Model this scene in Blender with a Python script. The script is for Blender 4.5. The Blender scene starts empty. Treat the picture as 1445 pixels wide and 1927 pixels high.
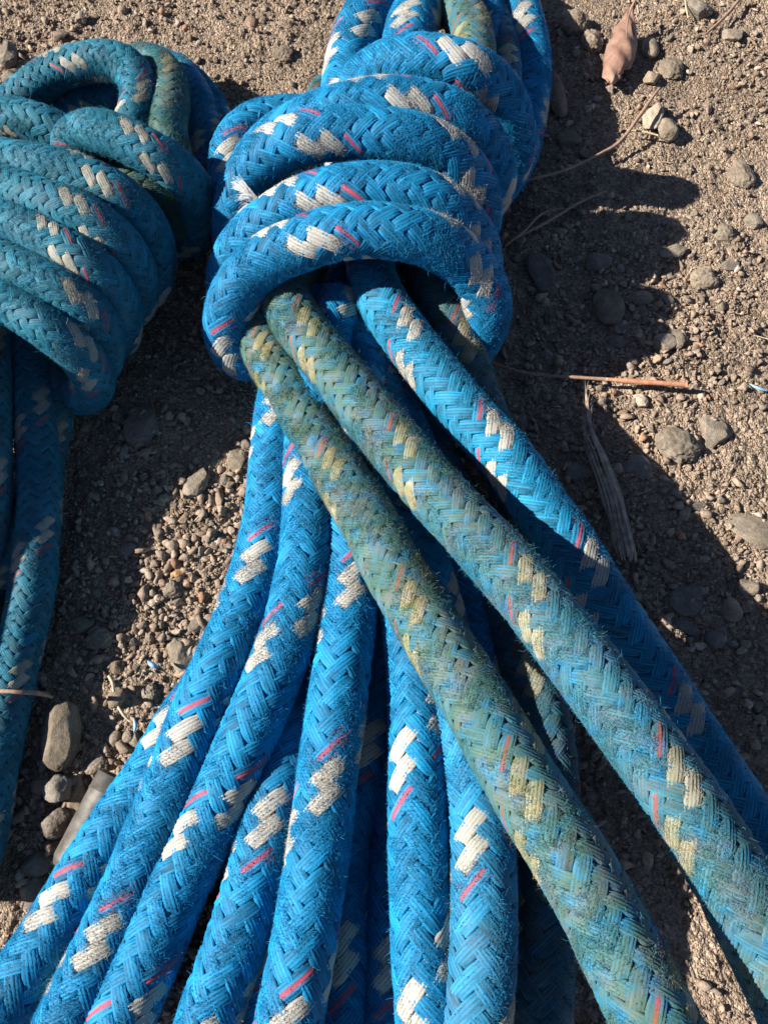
import bpy, bmesh, math, random
import numpy as np
from mathutils import Vector, Matrix

rng = np.random.default_rng(7)
random.seed(7)
scene = bpy.context.scene
COL = scene.collection

# ------------------------------------------------------------------ camera, sky, sun, exposure
CAM_H = 0.352
TILT = math.radians(22.0)
FPX = 1481.0                       # focal length in pixels of the 1445 x 1927 photograph
cam = bpy.data.cameras.new('camera')
cam_ob = bpy.data.objects.new('camera', cam); COL.objects.link(cam_ob)
cam_ob.location = (0, 0, CAM_H)
cam_ob.rotation_euler = (TILT, 0, 0)
cam.sensor_fit = 'HORIZONTAL'; cam.sensor_width = 36.0
cam.lens = 36.0 * FPX / 1445.0
cam.clip_start = 0.01; cam.clip_end = 60
scene.camera = cam_ob

SUN_EL = math.radians(34.0)
SUN_AZ_TRAVEL = math.radians(1.5)  # horizontal travel direction of the light, from +x
world = bpy.data.worlds.new('World'); scene.world = world
world.use_nodes = True
wn = world.node_tree.nodes; wl = world.node_tree.links
wn.clear()
w_out = wn.new('ShaderNodeOutputWorld'); w_bg = wn.new('ShaderNodeBackground'); w_sky = wn.new('ShaderNodeTexSky')
w_sky.sky_type = 'NISHITA'; w_sky.sun_disc = False
w_sky.sun_elevation = SUN_EL; w_sky.air_density = 0.45; w_sky.dust_density = 0.2; w_sky.ozone_density = 1.0
trav = Vector((math.cos(SUN_AZ_TRAVEL), math.sin(SUN_AZ_TRAVEL), 0))
sdir = Vector((-trav.x * math.cos(SUN_EL), -trav.y * math.cos(SUN_EL), math.sin(SUN_EL)))   # towards the sun
w_sky.sun_rotation = math.atan2(sdir.x, sdir.y)
w_bg.inputs['Strength'].default_value = 0.072
wl.new(w_sky.outputs[0], w_bg.inputs[0]); wl.new(w_bg.outputs[0], w_out.inputs[0])
sun = bpy.data.lights.new('sun', 'SUN'); sun.energy = 5.0; sun.angle = math.radians(0.5); sun.color = (1.0, 0.95, 0.87)
sun_ob = bpy.data.objects.new('sun', sun); COL.objects.link(sun_ob)
sun_ob.rotation_euler = (-sdir).to_track_quat('-Z', 'Y').to_euler()
sun_ob.location = (-1, 0.3, 1.5)
scene.view_settings.view_transform = 'Standard'; scene.view_settings.look = 'None'
scene.view_settings.gamma = 1.0; scene.view_settings.use_curve_mapping = False
scene.view_settings.exposure = 1.12
scene.cycles.max_bounces = 5; scene.cycles.diffuse_bounces = 3
scene.cycles.glossy_bounces = 2; scene.cycles.transparent_max_bounces = 4
try:
    scene.cycles_curves.shape = 'RIBBONS'
except Exception:
    pass

CT, ST = math.cos(TILT), math.sin(TILT)
CAMV = np.array([0, 0, CAM_H])
def at(px, py, z=0.0):
    """world point of height z seen at pixel (px, py) of the 1445 x 1927 photograph"""
    u = (px - 722.5) / FPX; v = (963.5 - py) / FPX
    k = (CAM_H - z) / (CT - v * ST)
    return np.array([u * k, (ST + v * CT) * k, z])
def project(P):
    Q = P - CAMV
    d = Q[..., 1] * ST - Q[..., 2] * CT
    up = Q[..., 1] * CT + Q[..., 2] * ST
    return np.stack([722.5 + FPX * Q[..., 0] / d, 963.5 - FPX * up / d], -1)

# ------------------------------------------------------------------ numeric noise
def _hash(ix, iy, iz, seed):
    h = (ix * 374761393 + iy * 668265263 + iz * 2147483647 + seed * 1274126177) & 0xFFFFFFFF
    h = ((h ^ (h >> 13)) * 1274126177) & 0xFFFFFFFF
    h = (h ^ (h >> 16)) & 0xFFFFFFFF
    h = (h * 2246822519) & 0xFFFFFFFF
    return ((h ^ (h >> 15)) & 0xFFFFFF) / float(0xFFFFFF)
def vnoise(x, y, z=None, seed=0):
    """smooth value noise in -1..1"""
    if z is None: z = np.zeros_like(x)
    x0 = np.floor(x).astype(np.int64); y0 = np.floor(y).astype(np.int64); z0 = np.floor(z).astype(np.int64)
    fx = x - x0; fy = y - y0; fz = z - z0
    fx = fx * fx * (3 - 2 * fx); fy = fy * fy * (3 - 2 * fy); fz = fz * fz * (3 - 2 * fz)
    def g(a, b, c): return _hash(x0 + a, y0 + b, z0 + c, seed)
    v00 = g(0,0,0) * (1-fx) + g(1,0,0) * fx; v10 = g(0,1,0) * (1-fx) + g(1,1,0) * fx
    v0 = v00 * (1-fy) + v10 * fy
    if not fz.any(): return v0 * 2 - 1
    v01 = g(0,0,1) * (1-fx) + g(1,0,1) * fx; v11 = g(0,1,1) * (1-fx) + g(1,1,1) * fx
    v1 = v01 * (1-fy) + v11 * fy
    return (v0 * (1-fz) + v1 * fz) * 2 - 1

# ------------------------------------------------------------------ mesh and object helpers
def new_mesh(name, V, F, mat, colors=None, smooth=True, quads=True):
    me = bpy.data.meshes.new(name)
    V = np.ascontiguousarray(V, dtype=np.float32); F = np.ascontiguousarray(F, dtype=np.int32)
    n = F.shape[1]
    me.vertices.add(len(V)); me.vertices.foreach_set('co', V.ravel())
    me.loops.add(F.size); me.loops.foreach_set('vertex_index', F.ravel())
    me.polygons.add(len(F))
    me.polygons.foreach_set('loop_start', np.arange(0, F.size, n, dtype=np.int32))
    me.polygons.foreach_set('loop_total', np.full(len(F), n, dtype=np.int32))
    me.update(calc_edges=True)
    if smooth: me.polygons.foreach_set('use_smooth', np.ones(len(F), dtype=bool))
    if colors is not None:
        ca = me.color_attributes.new('tint', 'FLOAT_COLOR', 'POINT')
        ca.data.foreach_set('color', np.ascontiguousarray(colors, dtype=np.float32).ravel())
    me.materials.append(mat)
    return me
def link(name, data, parent=None, loc=None):
    o = bpy.data.objects.new(name, data); COL.objects.link(o)
    if loc is not None: o.location = loc
    if parent is not None: o.parent = parent
    return o
def tag(o, label=None, cat=None, group=None, kind=None):
    if label: o['label'] = label
    if cat: o['category'] = cat
    if group: o['group'] = group
    if kind: o['kind'] = kind
    return o

# ------------------------------------------------------------------ materials
def mat_new(name):
    m = bpy.data.materials.new(name); m.use_nodes = True
    nt = m.node_tree; nt.nodes.clear()
    out = nt.nodes.new('ShaderNodeOutputMaterial'); b = nt.nodes.new('ShaderNodeBsdfPrincipled')
    nt.links.new(b.outputs[0], out.inputs[0])
    return m, nt, b
def n_noise(nt, vec, scale, detail=3, rough=0.55, dist=0.0):
    n = nt.nodes.new('ShaderNodeTexNoise'); n.inputs['Scale'].default_value = scale
    n.inputs['Detail'].default_value = detail; n.inputs['Roughness'].default_value = rough
    n.inputs['Distortion'].default_value = dist
    nt.links.new(vec, n.inputs['Vector']); return n.outputs[0]
def n_ramp(nt, fac, stops):
    r = nt.nodes.new('ShaderNodeValToRGB'); e = r.color_ramp.elements
    while len(e) > 1: e.remove(e[-1])
    e[0].position = stops[0][0]; e[0].color = (*stops[0][1], 1) if len(stops[0][1]) == 3 else stops[0][1]
    for p, c in stops[1:]:
        x = e.new(p); x.color = (*c, 1)
    nt.links.new(fac, r.inputs[0]); return r.outputs[0]
def n_math(nt, op, a, b=None, clamp=False):
    m = nt.nodes.new('ShaderNodeMath'); m.operation = op; m.use_clamp = clamp
    for i, x in enumerate((a, b)):
        if x is None: continue
        if isinstance(x, (int, float)): m.inputs[i].default_value = x
        else: nt.links.new(x, m.inputs[i])
    return m.outputs[0]
def n_mix(nt, fac, a, b, mode='MIX'):
    m = nt.nodes.new('ShaderNodeMix'); m.data_type = 'RGBA'; m.blend_type = mode
    def s(sock, x):
        if isinstance(x, (int, float)): sock.default_value = x
        elif isinstance(x, tuple): sock.default_value = (*x, 1)
        else: nt.links.new(x, sock)
    s(m.inputs[0], fac); s(m.inputs[6], a); s(m.inputs[7], b)
    return m.outputs[2]
def n_bump(nt, b, h, strength, dist):
    n = nt.nodes.new('ShaderNodeBump'); n.inputs['Strength'].default_value = strength
    n.inputs['Distance'].default_value = dist
    nt.links.new(h, n.inputs['Height']); nt.links.new(n.outputs[0], b.inputs['Normal'])

def rope_material(name, fuzz=False):
    m, nt, b = mat_new(name)
    tc = nt.nodes.new('ShaderNodeNewGeometry').outputs['Position']
    at_ = nt.nodes.new('ShaderNodeAttribute'); at_.attribute_name = 'tint'
    base = at_.outputs['Color']; stain = at_.outputs['Alpha']
    # worn and faded patches
    big = n_noise(nt, tc, 90, 3, 0.6)
    mid = n_noise(nt, tc, 420, 3, 0.6)
    fine = n_noise(nt, tc, 2600, 2, 0.6)
    c = n_mix(nt, 1.0, base, n_ramp(nt, fine, [(0.25, (0.62, 0.62, 0.62)), (0.75, (1.3, 1.3, 1.3))]), 'MULTIPLY')
    c = n_mix(nt, 1.0, c, n_ramp(nt, big, [(0.3, (0.82, 0.86, 0.9)), (0.7, (1.12, 1.1, 1.08))]), 'MULTIPLY')
    fade = n_math(nt, 'MULTIPLY', n_ramp(nt, mid, [(0.48, (0, 0, 0)), (0.72, (1, 1, 1))]), 0.10)
    c = n_mix(nt, fade, c, (0.08, 0.28, 0.38))
    # algae and earth in the yarn
    sn = n_noise(nt, tc, 150, 4, 0.65)
    sfac = n_math(nt, 'MULTIPLY', stain, n_ramp(nt, sn, [(0.30, (0.30, 0.30, 0.30)), (0.52, (1, 1, 1))]), True)
    hue = n_noise(nt, tc, 85, 3, 0.6)
    alg = n_ramp(nt, hue, [(0.36, (0.070, 0.105, 0.082)), (0.48, (0.098, 0.108, 0.040)), (0.60, (0.165, 0.125, 0.078))])
    alg2 = n_mix(nt, 0.33, alg, n_mix(nt, 1.0, base, (0.85, 0.90, 0.45), 'MULTIPLY'))
    c = n_mix(nt, sfac, c, alg2)
    nt.links.new(c, b.inputs['Base Color'])
    b.inputs['Roughness'].default_value = 0.62 if not fuzz else 0.75
    b.inputs['Specular IOR Level'].default_value = 0.22 if not fuzz else 0.15
    b.inputs['Sheen Weight'].default_value = 0.06 if not fuzz else 0.0
    b.inputs['Sheen Roughness'].default_value = 0.5
    b.inputs['Sheen Tint'].default_value = (0.2, 0.7, 1.0, 1)
    if not fuzz:
        n_bump(nt, b, n_noise(nt, tc, 1900, 3, 0.7), 0.7, 0.00025)
    return m
def hue_fac(nt, h): return n_ramp(nt, h, [(0.42, (0, 0, 0)), (0.6, (1, 1, 1))])

M_ROPE = rope_material('braided_rope')
M_FUZZ = rope_material('rope_fuzz', True)

def earth_material(name, c1, c2, c3, scale, bump, dist, attr=True, rough=0.95, grain=0.0):
    m, nt, b = mat_new(name)
    tc = nt.nodes.new('ShaderNodeNewGeometry').outputs['Position']
    f1 = n_noise(nt, tc, scale, 5, 0.65)
    f2 = n_noise(nt, tc, scale * 7, 4, 0.7)
    c = n_ramp(nt, f1, [(0.3, c1), (0.5, c2), (0.72, c3)])
    c = n_mix(nt, 1.0, c, n_ramp(nt, f2, [(0.28, (0.62, 0.6, 0.58)), (0.5, (1, 1, 1)), (0.74, (1.35, 1.32, 1.27))]), 'MULTIPLY')
    if attr:
        a = nt.nodes.new('ShaderNodeAttribute'); a.attribute_name = 'tint'
        c = n_mix(nt, 1.0, c, a.outputs['Color'], 'MULTIPLY')
    nt.links.new(c, b.inputs['Base Color'])
    b.inputs['Roughness'].default_value = rough
    b.inputs['Specular IOR Level'].default_value = 0.2
    h = n_math(nt, 'ADD', n_noise(nt, tc, scale * 12, 4, 0.7), n_math(nt, 'MULTIPLY', f2, 0.8))
    if grain:
        for sc_, am in ((620, .9), (1150, .6)):
            vo = nt.nodes.new('ShaderNodeTexVoronoi'); vo.inputs['Scale'].default_value = sc_; vo.inputs['Randomness'].default_value = 1
            nt.links.new(tc, vo.inputs['Vector'])
            sp = nt.nodes.new('ShaderNodeSeparateColor'); nt.links.new(vo.outputs['Color'], sp.inputs[0])
            c = n_mix(nt, 1.0, c, n_ramp(nt, sp.outputs[0], [(0.0, (.72, .70, .68)), (0.5, (1, 1, 1)), (0.97, (1.18, 1.17, 1.15)), (1.0, (1.6, 1.6, 1.55))]), 'MULTIPLY')
            h = n_math(nt, 'SUBTRACT', h, n_math(nt, 'MULTIPLY', n_math(nt, 'POWER', vo.outputs['Distance'], 2.0), am * grain * 1.5))
        nt.links.new(c, b.inputs['Base Color'])
    n_bump(nt, b, h, bump, dist)
    return m
M_SOIL = earth_material('dry_soil', (0.280, 0.209, 0.153), (0.370, 0.281, 0.210), (0.455, 0.356, 0.270), 60, 1.0, 0.0015, grain=1.0)
M_GRAVEL = earth_material('grit', (0.215, 0.157, 0.116), (0.295, 0.220, 0.166), (0.39, 0.302, 0.234), 120, 0.8, 0.0005)
M_STONE = earth_material('field_stone', (0.15, 0.124, 0.098), (0.22, 0.184, 0.146), (0.31, 0.266, 0.216), 130, 0.8, 0.0005, True, 0.85)

def plain_material(name, c1, c2, scale, rough=0.8, bump=0.5, dist=0.0003, stretch=None, metallic=0.0):
    m, nt, b = mat_new(name)
    tcn = nt.nodes.new('ShaderNodeTexCoord'); v = tcn.outputs['Object']
    if stretch:
        mp = nt.nodes.new('ShaderNodeMapping'); mp.inputs['Scale'].default_value = stretch
        nt.links.new(v, mp.inputs[0]); v = mp.outputs[0]
    f = n_noise(nt, v, scale, 5, 0.65)
    nt.links.new(n_ramp(nt, f, [(0.32, c1), (0.68, c2)]), b.inputs['Base Color'])
    b.inputs['Roughness'].default_value = rough; b.inputs['Metallic'].default_value = metallic
    b.inputs['Specular IOR Level'].default_value = 0.3
    n_bump(nt, b, n_noise(nt, v, scale * 5, 4, 0.7), bump, dist)
    return m
M_WOOD = plain_material('weathered_wood', (0.22, 0.16, 0.12), (0.52, 0.41, 0.32), 300, stretch=(1, 1, 1))
M_TWIG = plain_material('dry_twig', (0.22, 0.13, 0.085), (0.38, 0.25, 0.17), 500)
M_REDTWIG = plain_material('red_stick', (0.36, 0.15, 0.08), (0.58, 0.30, 0.18), 350)
M_STRAW = plain_material('straw', (0.36, 0.27, 0.17), (0.6, 0.48, 0.32), 300)
M_LEAF = plain_material('dead_leaf', (0.17, 0.09, 0.062), (0.33, 0.20, 0.145), 130, rough=0.6, dist=0.0004)
M_TUBE = plain_material('dull_metal', (0.065, 0.056, 0.047), (0.15, 0.138, 0.122), 180, rough=0.55, dist=0.0002, metallic=0.2)
M_TUBEIN = plain_material('tube_inside', (0.05, 0.045, 0.04), (0.09, 0.08, 0.07), 220, rough=0.8)
M_PLASTIC = plain_material('blue_plastic', (0.15, 0.32, 0.55), (0.28, 0.48, 0.72), 200, rough=0.5)
M_AMBER = plain_material('amber_stone', (0.30, 0.14, 0.05), (0.55, 0.33, 0.14), 260, rough=0.45)

# ------------------------------------------------------------------ splines
def spline(P, ds):
    """centripetal Catmull-Rom through P, resampled evenly"""
    P = np.asarray(P, float)
    A = np.vstack([2 * P[0] - P[1], P, 2 * P[-1] - P[-2]])
    out = []
    for i in range(1, len(A) - 2):
        p0, p1, p2, p3 = A[i-1], A[i], A[i+1], A[i+2]
        t0 = 0; t1 = t0 + max(np.linalg.norm(p1-p0), 1e-6)**.5; t2 = t1 + max(np.linalg.norm(p2-p1), 1e-6)**.5
        t3 = t2 + max(np.linalg.norm(p3-p2), 1e-6)**.5
        t = np.linspace(t1, t2, 24, endpoint=False)[:, None]
        a1 = (t1-t)/(t1-t0)*p0 + (t-t0)/(t1-t0)*p1; a2 = (t2-t)/(t2-t1)*p1 + (t-t1)/(t2-t1)*p2
        a3 = (t3-t)/(t3-t2)*p2 + (t-t2)/(t3-t2)*p3
        b1 = (t2-t)/(t2-t0)*a1 + (t-t0)/(t2-t0)*a2; b2 = (t3-t)/(t3-t1)*a2 + (t-t1)/(t3-t1)*a3
        out.append((t2-t)/(t2-t1)*b1 + (t-t1)/(t2-t1)*b2)
    out.append(P[-1:]); C = np.vstack(out)
    # a little smoothing, as a stiff rope has
    for _ in range(10):
        C[1:-1] = 0.25 * C[:-2] + 0.5 * C[1:-1] + 0.25 * C[2:]
    L = np.concatenate([[0], np.cumsum(np.linalg.norm(np.diff(C, axis=0), axis=1))])
    n = max(4, int(round(L[-1] / ds)))
    s = np.linspace(0, L[-1], n + 1)
    return s, np.stack([np.interp(s, L, C[:, k]) for k in range(3)], 1)
def frames(C):
    T = np.gradient(C, axis=0); T /= np.linalg.norm(T, axis=1, keepdims=True)
    N = np.zeros_like(T)
    a = np.array([0, 0, 1.0]);
    if abs(T[0] @ a) > 0.9: a = np.array([1.0, 0, 0])
    v = a - T[0] * (a @ T[0]); N[0] = v / np.linalg.norm(v)
    for i in range(1, len(T)):
        v = N[i-1] - T[i] * (N[i-1] @ T[i]); N[i] = v / np.linalg.norm(v)
    return T, N, np.cross(T, N)

# ------------------------------------------------------------------ braided rope
BLUE = np.array([0.003, 0.184, 0.385]); WHITE = np.array([0.53, 0.505, 0.45]); RED = np.array([0.50, 0.065, 0.085])
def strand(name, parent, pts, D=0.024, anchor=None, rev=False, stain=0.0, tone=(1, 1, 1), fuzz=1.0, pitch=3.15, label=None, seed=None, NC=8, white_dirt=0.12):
    """one run of the rope: 24 carriers of four yarns, braided two over two under"""
    seed = seed if seed is not None else int(rng.integers(1e6))
    r_ = np.random.default_rng(seed)
    W = np.array([at(*p) for p in pts])
    R = D / 2; P = pitch * D
    ds = P / (2 * NC) / 4.0
    s, C = spline(W, ds)
    L = s[-1]
    T, N, B = frames(C)
    # a real rope is not perfectly round or straight
    th_a = 0.0; s_a = 0.0
    if anchor is not None:
        ths = np.linspace(0, 2*np.pi, 120, endpoint=False)
        sub = slice(None, None, 2)
        Cs, Ns, Bs, ss = C[sub], N[sub], B[sub], s[sub]
        O = Ns[:, None] * np.cos(ths)[None, :, None] + Bs[:, None] * np.sin(ths)[None, :, None]
        X = Cs[:, None] + O * R
        facing = ((CAMV - X) * O).sum(-1) > 0
        d = np.linalg.norm(project(X) - np.array(anchor), axis=-1)
        d[~facing] += 1e5
        i, j = np.unravel_index(np.argmin(d), d.shape)
        s_a, th_a = ss[i], ths[j]
    sg = -1.0 if rev else 1.0
    kf = 2 * NC / P
    s_off = s_a + sg * 0.5 * P / (2*NC)
    th_off = th_a - sg * 0.5 * np.pi / NC
    sp = sg * (s - s_off)                       # braid coordinate along
    k = sp * kf
    ov = np.arange(0, 5.01, 0.5) / 2.5 - 1     # -1..1 across a carrier
    nu = len(ov)
    yb = (np.arange(nu) % 2).astype(float)       # 1 on the crest of each of the five yarns
    ns = len(s)
    R0 = R * 0.935; A = R * 0.020; bump = R * 0.046
    slow = vnoise(s * 55, np.full(ns, seed * .37), seed=seed)[:, None]
    Vs = []; Fs = []; Cs_ = []; base = 0
    gi = np.arange(ns - 1)[:, None] * nu + np.arange(nu - 1)[None]
    Fq = np.stack([gi, gi + 1, gi + nu + 1, gi + nu], -1).reshape(-1, 4)
    for fam in (0, 1):
        for c in range(NC):
            if fam == 0:
                thc = 2*np.pi * c / NC + np.pi * k / NC; h = np.cos(2*np.pi * (2*c + k - 0.5) / 4)
                fid = np.floor((2*c + k + 1.5) / 4)
            else:
                thc = 2*np.pi * c / NC - np.pi * k / NC; h = -np.cos(2*np.pi * (2*c - k - 0.5) / 4)
                fid = np.floor((2*c - k - 0.5) / 4)
            hs = np.tanh(3.2 * (h + 0.14)) / np.tanh(3.2)
            jit = 0.05 * vnoise(s * 260, np.full(ns, c + 20.0 * fam), seed=seed + 3)
            wid = (np.pi / NC) * (0.96 + 0.07 * hs + 0.06 * jit)
            th = sg * (thc[:, None] + ov[None] * wid[:, None] + 0.35 * jit[:, None] * (np.pi / NC)) + th_off
            yn = vnoise(s[:, None] * 300 + 7 * c, np.arange(nu)[None] * 1.7 + 31.0 * fam, seed=seed + 9)
            r = R0 * (1 + 0.012 * slow) + A * np.where(hs > 0, hs, hs * 3.4)[:, None] + bump * (yb[None] - 0.5) * (1 + 0.35 * yn) * (0.6 + 0.4 * hs[:, None]) - R * 0.018 * (ov[None] ** 4) + R * 0.010 * yn + R*0.012*(1-ov[None]**2)
            X = C[:, None] + r[..., None] * (np.cos(th)[..., None] * N[:, None] + np.sin(th)[..., None] * B[:, None])
            # colour of each yarn, with groove shade and crest highlights painted in
            fr = (_hash(fid.astype(np.int64), np.full(ns, c + 40 * fam), np.zeros(ns, np.int64), seed) - 0.5)
            yarn = np.clip(((ov + 1) * 2.5), 0, 4.999).astype(int)
            yr = r_.uniform(-1, 1, 5)[yarn]
            val = 1 + 0.45 * fr[:, None] + 0.20 * yr[None] + 0.42 * yn
            val = np.where(yb[None] < .3, val * 0.52, val * 1.08)  # grooves painted darker and crests lighter, standing in for shade and highlight
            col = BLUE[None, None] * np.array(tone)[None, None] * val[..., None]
            sat = 0.05 * (fr[:, None] + .5) + 0.03 * (1 + yn)
            col = col + sat[..., None] * np.array([0.02, 0.10, 0.09])
            if fam == 0 and c in (0, 1):
                wv = 1 + 0.12 * yn + 0.05 * yr[None] - 0.42 * (yb[None] < .3)  # white yarns carry the same painted groove shade
                wr = _hash(fid.astype(np.int64), np.full(ns, 7), np.full(ns, c), seed + 5)
                dn = np.clip((0.2 + 0.9 * wr ** 1.5 + 0.5 * vnoise(s * 60 + c, np.full(ns, 3.3), seed=seed + 5))[:, None] + 0.35 * yn, 0, 1.6)[..., None] * white_dirt * 2.2
                dn = np.clip(dn, 0, .8)
                col = WHITE * wv[..., None] * (1 - dn) + dn * np.array([0.28, 0.25, 0.20])
            if fam == 0 and c == 2:
                m = np.where(np.arange(nu) == 5, 1.0, np.where(np.isin(np.arange(nu), (4, 6)), 0.5, 0.0))[None, :, None]
                rc = RED[None, None] * (1 + 0.25 * yn)[..., None]
                col = rc * m + col * (1 - m)
            st = stain if np.ndim(stain) == 0 else np.interp(s / L, np.linspace(0, 1, len(stain)), stain)
            al = np.clip(np.broadcast_to(np.asarray(st).reshape(-1, 1) if np.ndim(st) else st, (ns, nu)) * np.where(yb[None] < .3, 1.35, 0.88 + 0.25 * yn), 0, 1)
            Cc = np.concatenate([np.clip(col, 0, 1), al[..., None]], -1)
            Vs.append(X.reshape(-1, 3)); Fs.append(Fq + base); Cs_.append(Cc.reshape(-1, 4)); base += ns * nu
    # core, so that no light passes between the yarns
    nk = 16; stp = max(1, 3); idx = np.unique(np.append(np.arange(0, ns, stp), ns - 1)); m_ = len(idx)
    tk = np.linspace(0, 2*np.pi, nk, endpoint=False)
    X = C[idx][:, None] + R * 0.845 * (np.cos(tk)[None, :, None] * N[idx][:, None] + np.sin(tk)[None, :, None] * B[idx][:, None])
    a = np.arange(m_ - 1)[:, None] * nk; b = np.arange(nk)[None]; b2 = (b + 1) % nk
    Fk = np.stack([a + b, a + b2, a + nk + b2, a + nk + b], -1).reshape(-1, 4)
    Vs.append(X.reshape(-1, 3)); Fs.append(Fk + base)
    Cs_.append(np.tile(np.append(BLUE * 0.35, 0.0), (m_ * nk, 1)))
    V = np.vstack(Vs); F = np.vstack(Fs); K = np.vstack(Cs_)
    F = F[:, ::-1] if sg > 0 else F
    org = C[len(C)//2].copy()
    me = new_mesh(name, V - org, F, M_ROPE, K)
    o = link(name, me, parent, org)
    if label: o['label'] = label
    # ---- fuzz: loose fibres standing off the yarns
    nf = int(L * np.pi * D * 1e6 * 5.6 * fuzz)
    fs = r_.uniform(0, L, nf)
    ft = r_.uniform(0, 2*np.pi, nf)
    pn = vnoise(fs * 90, ft * 0.9, seed=seed + 77)
    keep = r_.uniform(0, 1, nf) < np.clip(0.42 + 1.15 * pn + 0.35 * vnoise(fs * 320, ft * 2.5, seed=seed + 78), 0.03, 1)
    fs, ft = fs[keep], ft[keep]; nf = len(fs)
    ii = np.clip((fs / L * (ns - 1)), 0, ns - 1.001); i0 = ii.astype(int)
    Cc, Nn, Bb, Tt = C[i0], N[i0], B[i0], T[i0]
    O = Nn * np.cos(ft)[:, None] + Bb * np.sin(ft)[:, None]
    tang = -Nn * np.sin(ft)[:, None] + Bb * np.cos(ft)[:, None]
    vis = (O[:, 2] > -0.75)
    Cc, Nn, Bb, Tt, O, tang, fs, ft = [q[vis] for q in (Cc, Nn, Bb, Tt, O, tang, fs, ft)]; nf = len(fs)
    # which yarn lies on top here?
    thp = sg * (ft - th_off); kk = sg * (fs - s_off) * kf
    ci = np.rint((thp - np.pi * kk / NC) * NC / (2*np.pi)); cj = np.rint((thp + np.pi * kk / NC) * NC / (2*np.pi))
    zover = np.mod(ci + cj, 4) < 1.5
    iswhite = zover & (np.mod(ci, NC) < 1.5)
    isred = zover & (np.mod(ci, NC) == 2) & (r_.uniform(0, 1, nf) < .25)
    ydir = Tt * 1.0 + tang * np.where(zover, 1.0, -1.0)[:, None] * 0.95
    ydir /= np.linalg.norm(ydir, axis=1, keepdims=True)
    ln = r_.gamma(2.0, 0.00042, nf) + 0.0004
    lift = r_.beta(1.1, 3.2, nf) * 1.5 + 0.05
    stray = r_.uniform(0, 1, nf) < 0.0025; ln[stray] += r_.uniform(0.001, 0.0035, stray.sum()); lift[stray] += 0.6
    side = np.cross(O, ydir)
    sgn = np.where(r_.uniform(0, 1, nf) < .5, 1, -1)[:, None]
    d = ydir * sgn * r_.uniform(.4, 1, nf)[:, None] + side * r_.normal(0, .45, nf)[:, None] + O * lift[:, None]
    d /= np.linalg.norm(d, axis=1, keepdims=True)
    pt = np.zeros((nf, 4, 3)); pt[:, 0] = Cc + O * (R * 0.94)
    for q in range(1, 4):
        pt[:, q] = pt[:, q-1] + d * (ln / 3)[:, None]
        d = d + r_.normal(0, .42, (nf, 3)); d /= np.linalg.norm(d, axis=1, keepdims=True)
    # keep the tips just outside the rope
    rad = pt - Cc[:, None]; rad = rad - (rad * Tt[:, None]).sum(-1, keepdims=True) * Tt[:, None]
    rl = np.linalg.norm(rad, axis=-1, keepdims=True)
    pt = pt + rad / rl * np.maximum(0, R * 0.985 + 0.00008 - rl) * np.array([0, 1, 1, 1])[None, :, None]
    hc = bpy.data.hair_curves.new('fuzz')
    hc.add_curves([4] * nf)
    hc.attributes['position'].data.foreach_set('vector', np.ascontiguousarray(pt - org, dtype=np.float32).ravel())
    ra = hc.attributes.get('radius') or hc.attributes.new('radius', 'FLOAT', 'POINT')
    rr = (r_.uniform(0.6, 1.2, nf)[:, None] * 0.000046 * np.array([1, .95, .8, .4])[None]).astype(np.float32)
    ra.data.foreach_set('value', np.ascontiguousarray(rr).ravel())
    fc = BLUE * np.array(tone) * r_.uniform(.7, 1.4, nf)[:, None] + np.array([0.02, 0.10, 0.11]) * (r_.uniform(0, 1, nf) ** 3)[:, None] * 1.4
    pale = r_.uniform(0, 1, nf) < 0.16; fc[pale] = np.array([0.05, 0.29, 0.42]) * r_.uniform(.6, 1.3, pale.sum())[:, None]  # paler colour stands in for translucent fibres catching the light
    fc[iswhite] = WHITE * r_.uniform(.7, 1.05, iswhite.sum())[:, None]
    fc[isred] = RED * r_.uniform(.7, 1.05, isred.sum())[:, None]
    st = stain if np.ndim(stain) == 0 else np.interp(fs / L, np.linspace(0, 1, len(stain)), stain)
    fa = np.concatenate([np.clip(fc, 0, 1), (np.zeros(nf) + st)[:, None]], 1)
    ca = hc.attributes.new('tint', 'FLOAT_COLOR', 'CURVE')
    ca.data.foreach_set('color', np.ascontiguousarray(fa, dtype=np.float32).ravel())
    hc.materials.append(M_FUZZ)
    f = link('fuzz', hc, o); f['kind'] = 'stuff'
    return o

def reparent_root(name, loc):
    o = bpy.data.objects.new(name, None); COL.objects.link(o); o.empty_display_size = 0.02
    o.location = loc; return o
class Root:
    pass

#GROUND#
# ------------------------------------------------------------------ the ground
def axis(lo, hi, step, far, g=1.09):
    a = list(np.arange(lo, hi, step)); s_ = step; x = a[-1]
    while x < far: s_ *= g; x += s_; a.append(x)
    s_ = step; x = lo; pre = []
    while x > -far: s_ *= g; x -= s_; pre.append(x)
    return np.array(pre[::-1] + a)
def worley(x, y, seed, round_=True):
    x0 = np.floor(x).astype(np.int64); y0 = np.floor(y).astype(np.int64)
    best = np.full(x.shape, 9.0); hid = np.zeros(x.shape)
    z0 = np.zeros_like(x0)
    for a in (-1, 0, 1):
        for b in (-1, 0, 1):
            cx = x0 + a; cy = y0 + b
            px_ = cx + _hash(cx, cy, z0, seed); py_ = cy + _hash(cx, cy, z0 + 1, seed)
            rr = 0.7 + 0.9 * _hash(cx, cy, z0 + 2, seed)
            d = ((x - px_)**2 + (y - py_)**2) * rr * rr
            m = d < best; best = np.where(m, d, best); hid = np.where(m, _hash(cx, cy, z0 + 3, seed), hid)
    return np.sqrt(np.clip(1 - best * 1.5, 0, 1)) * (0.25 + 0.9 * hid ** 2)
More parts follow.
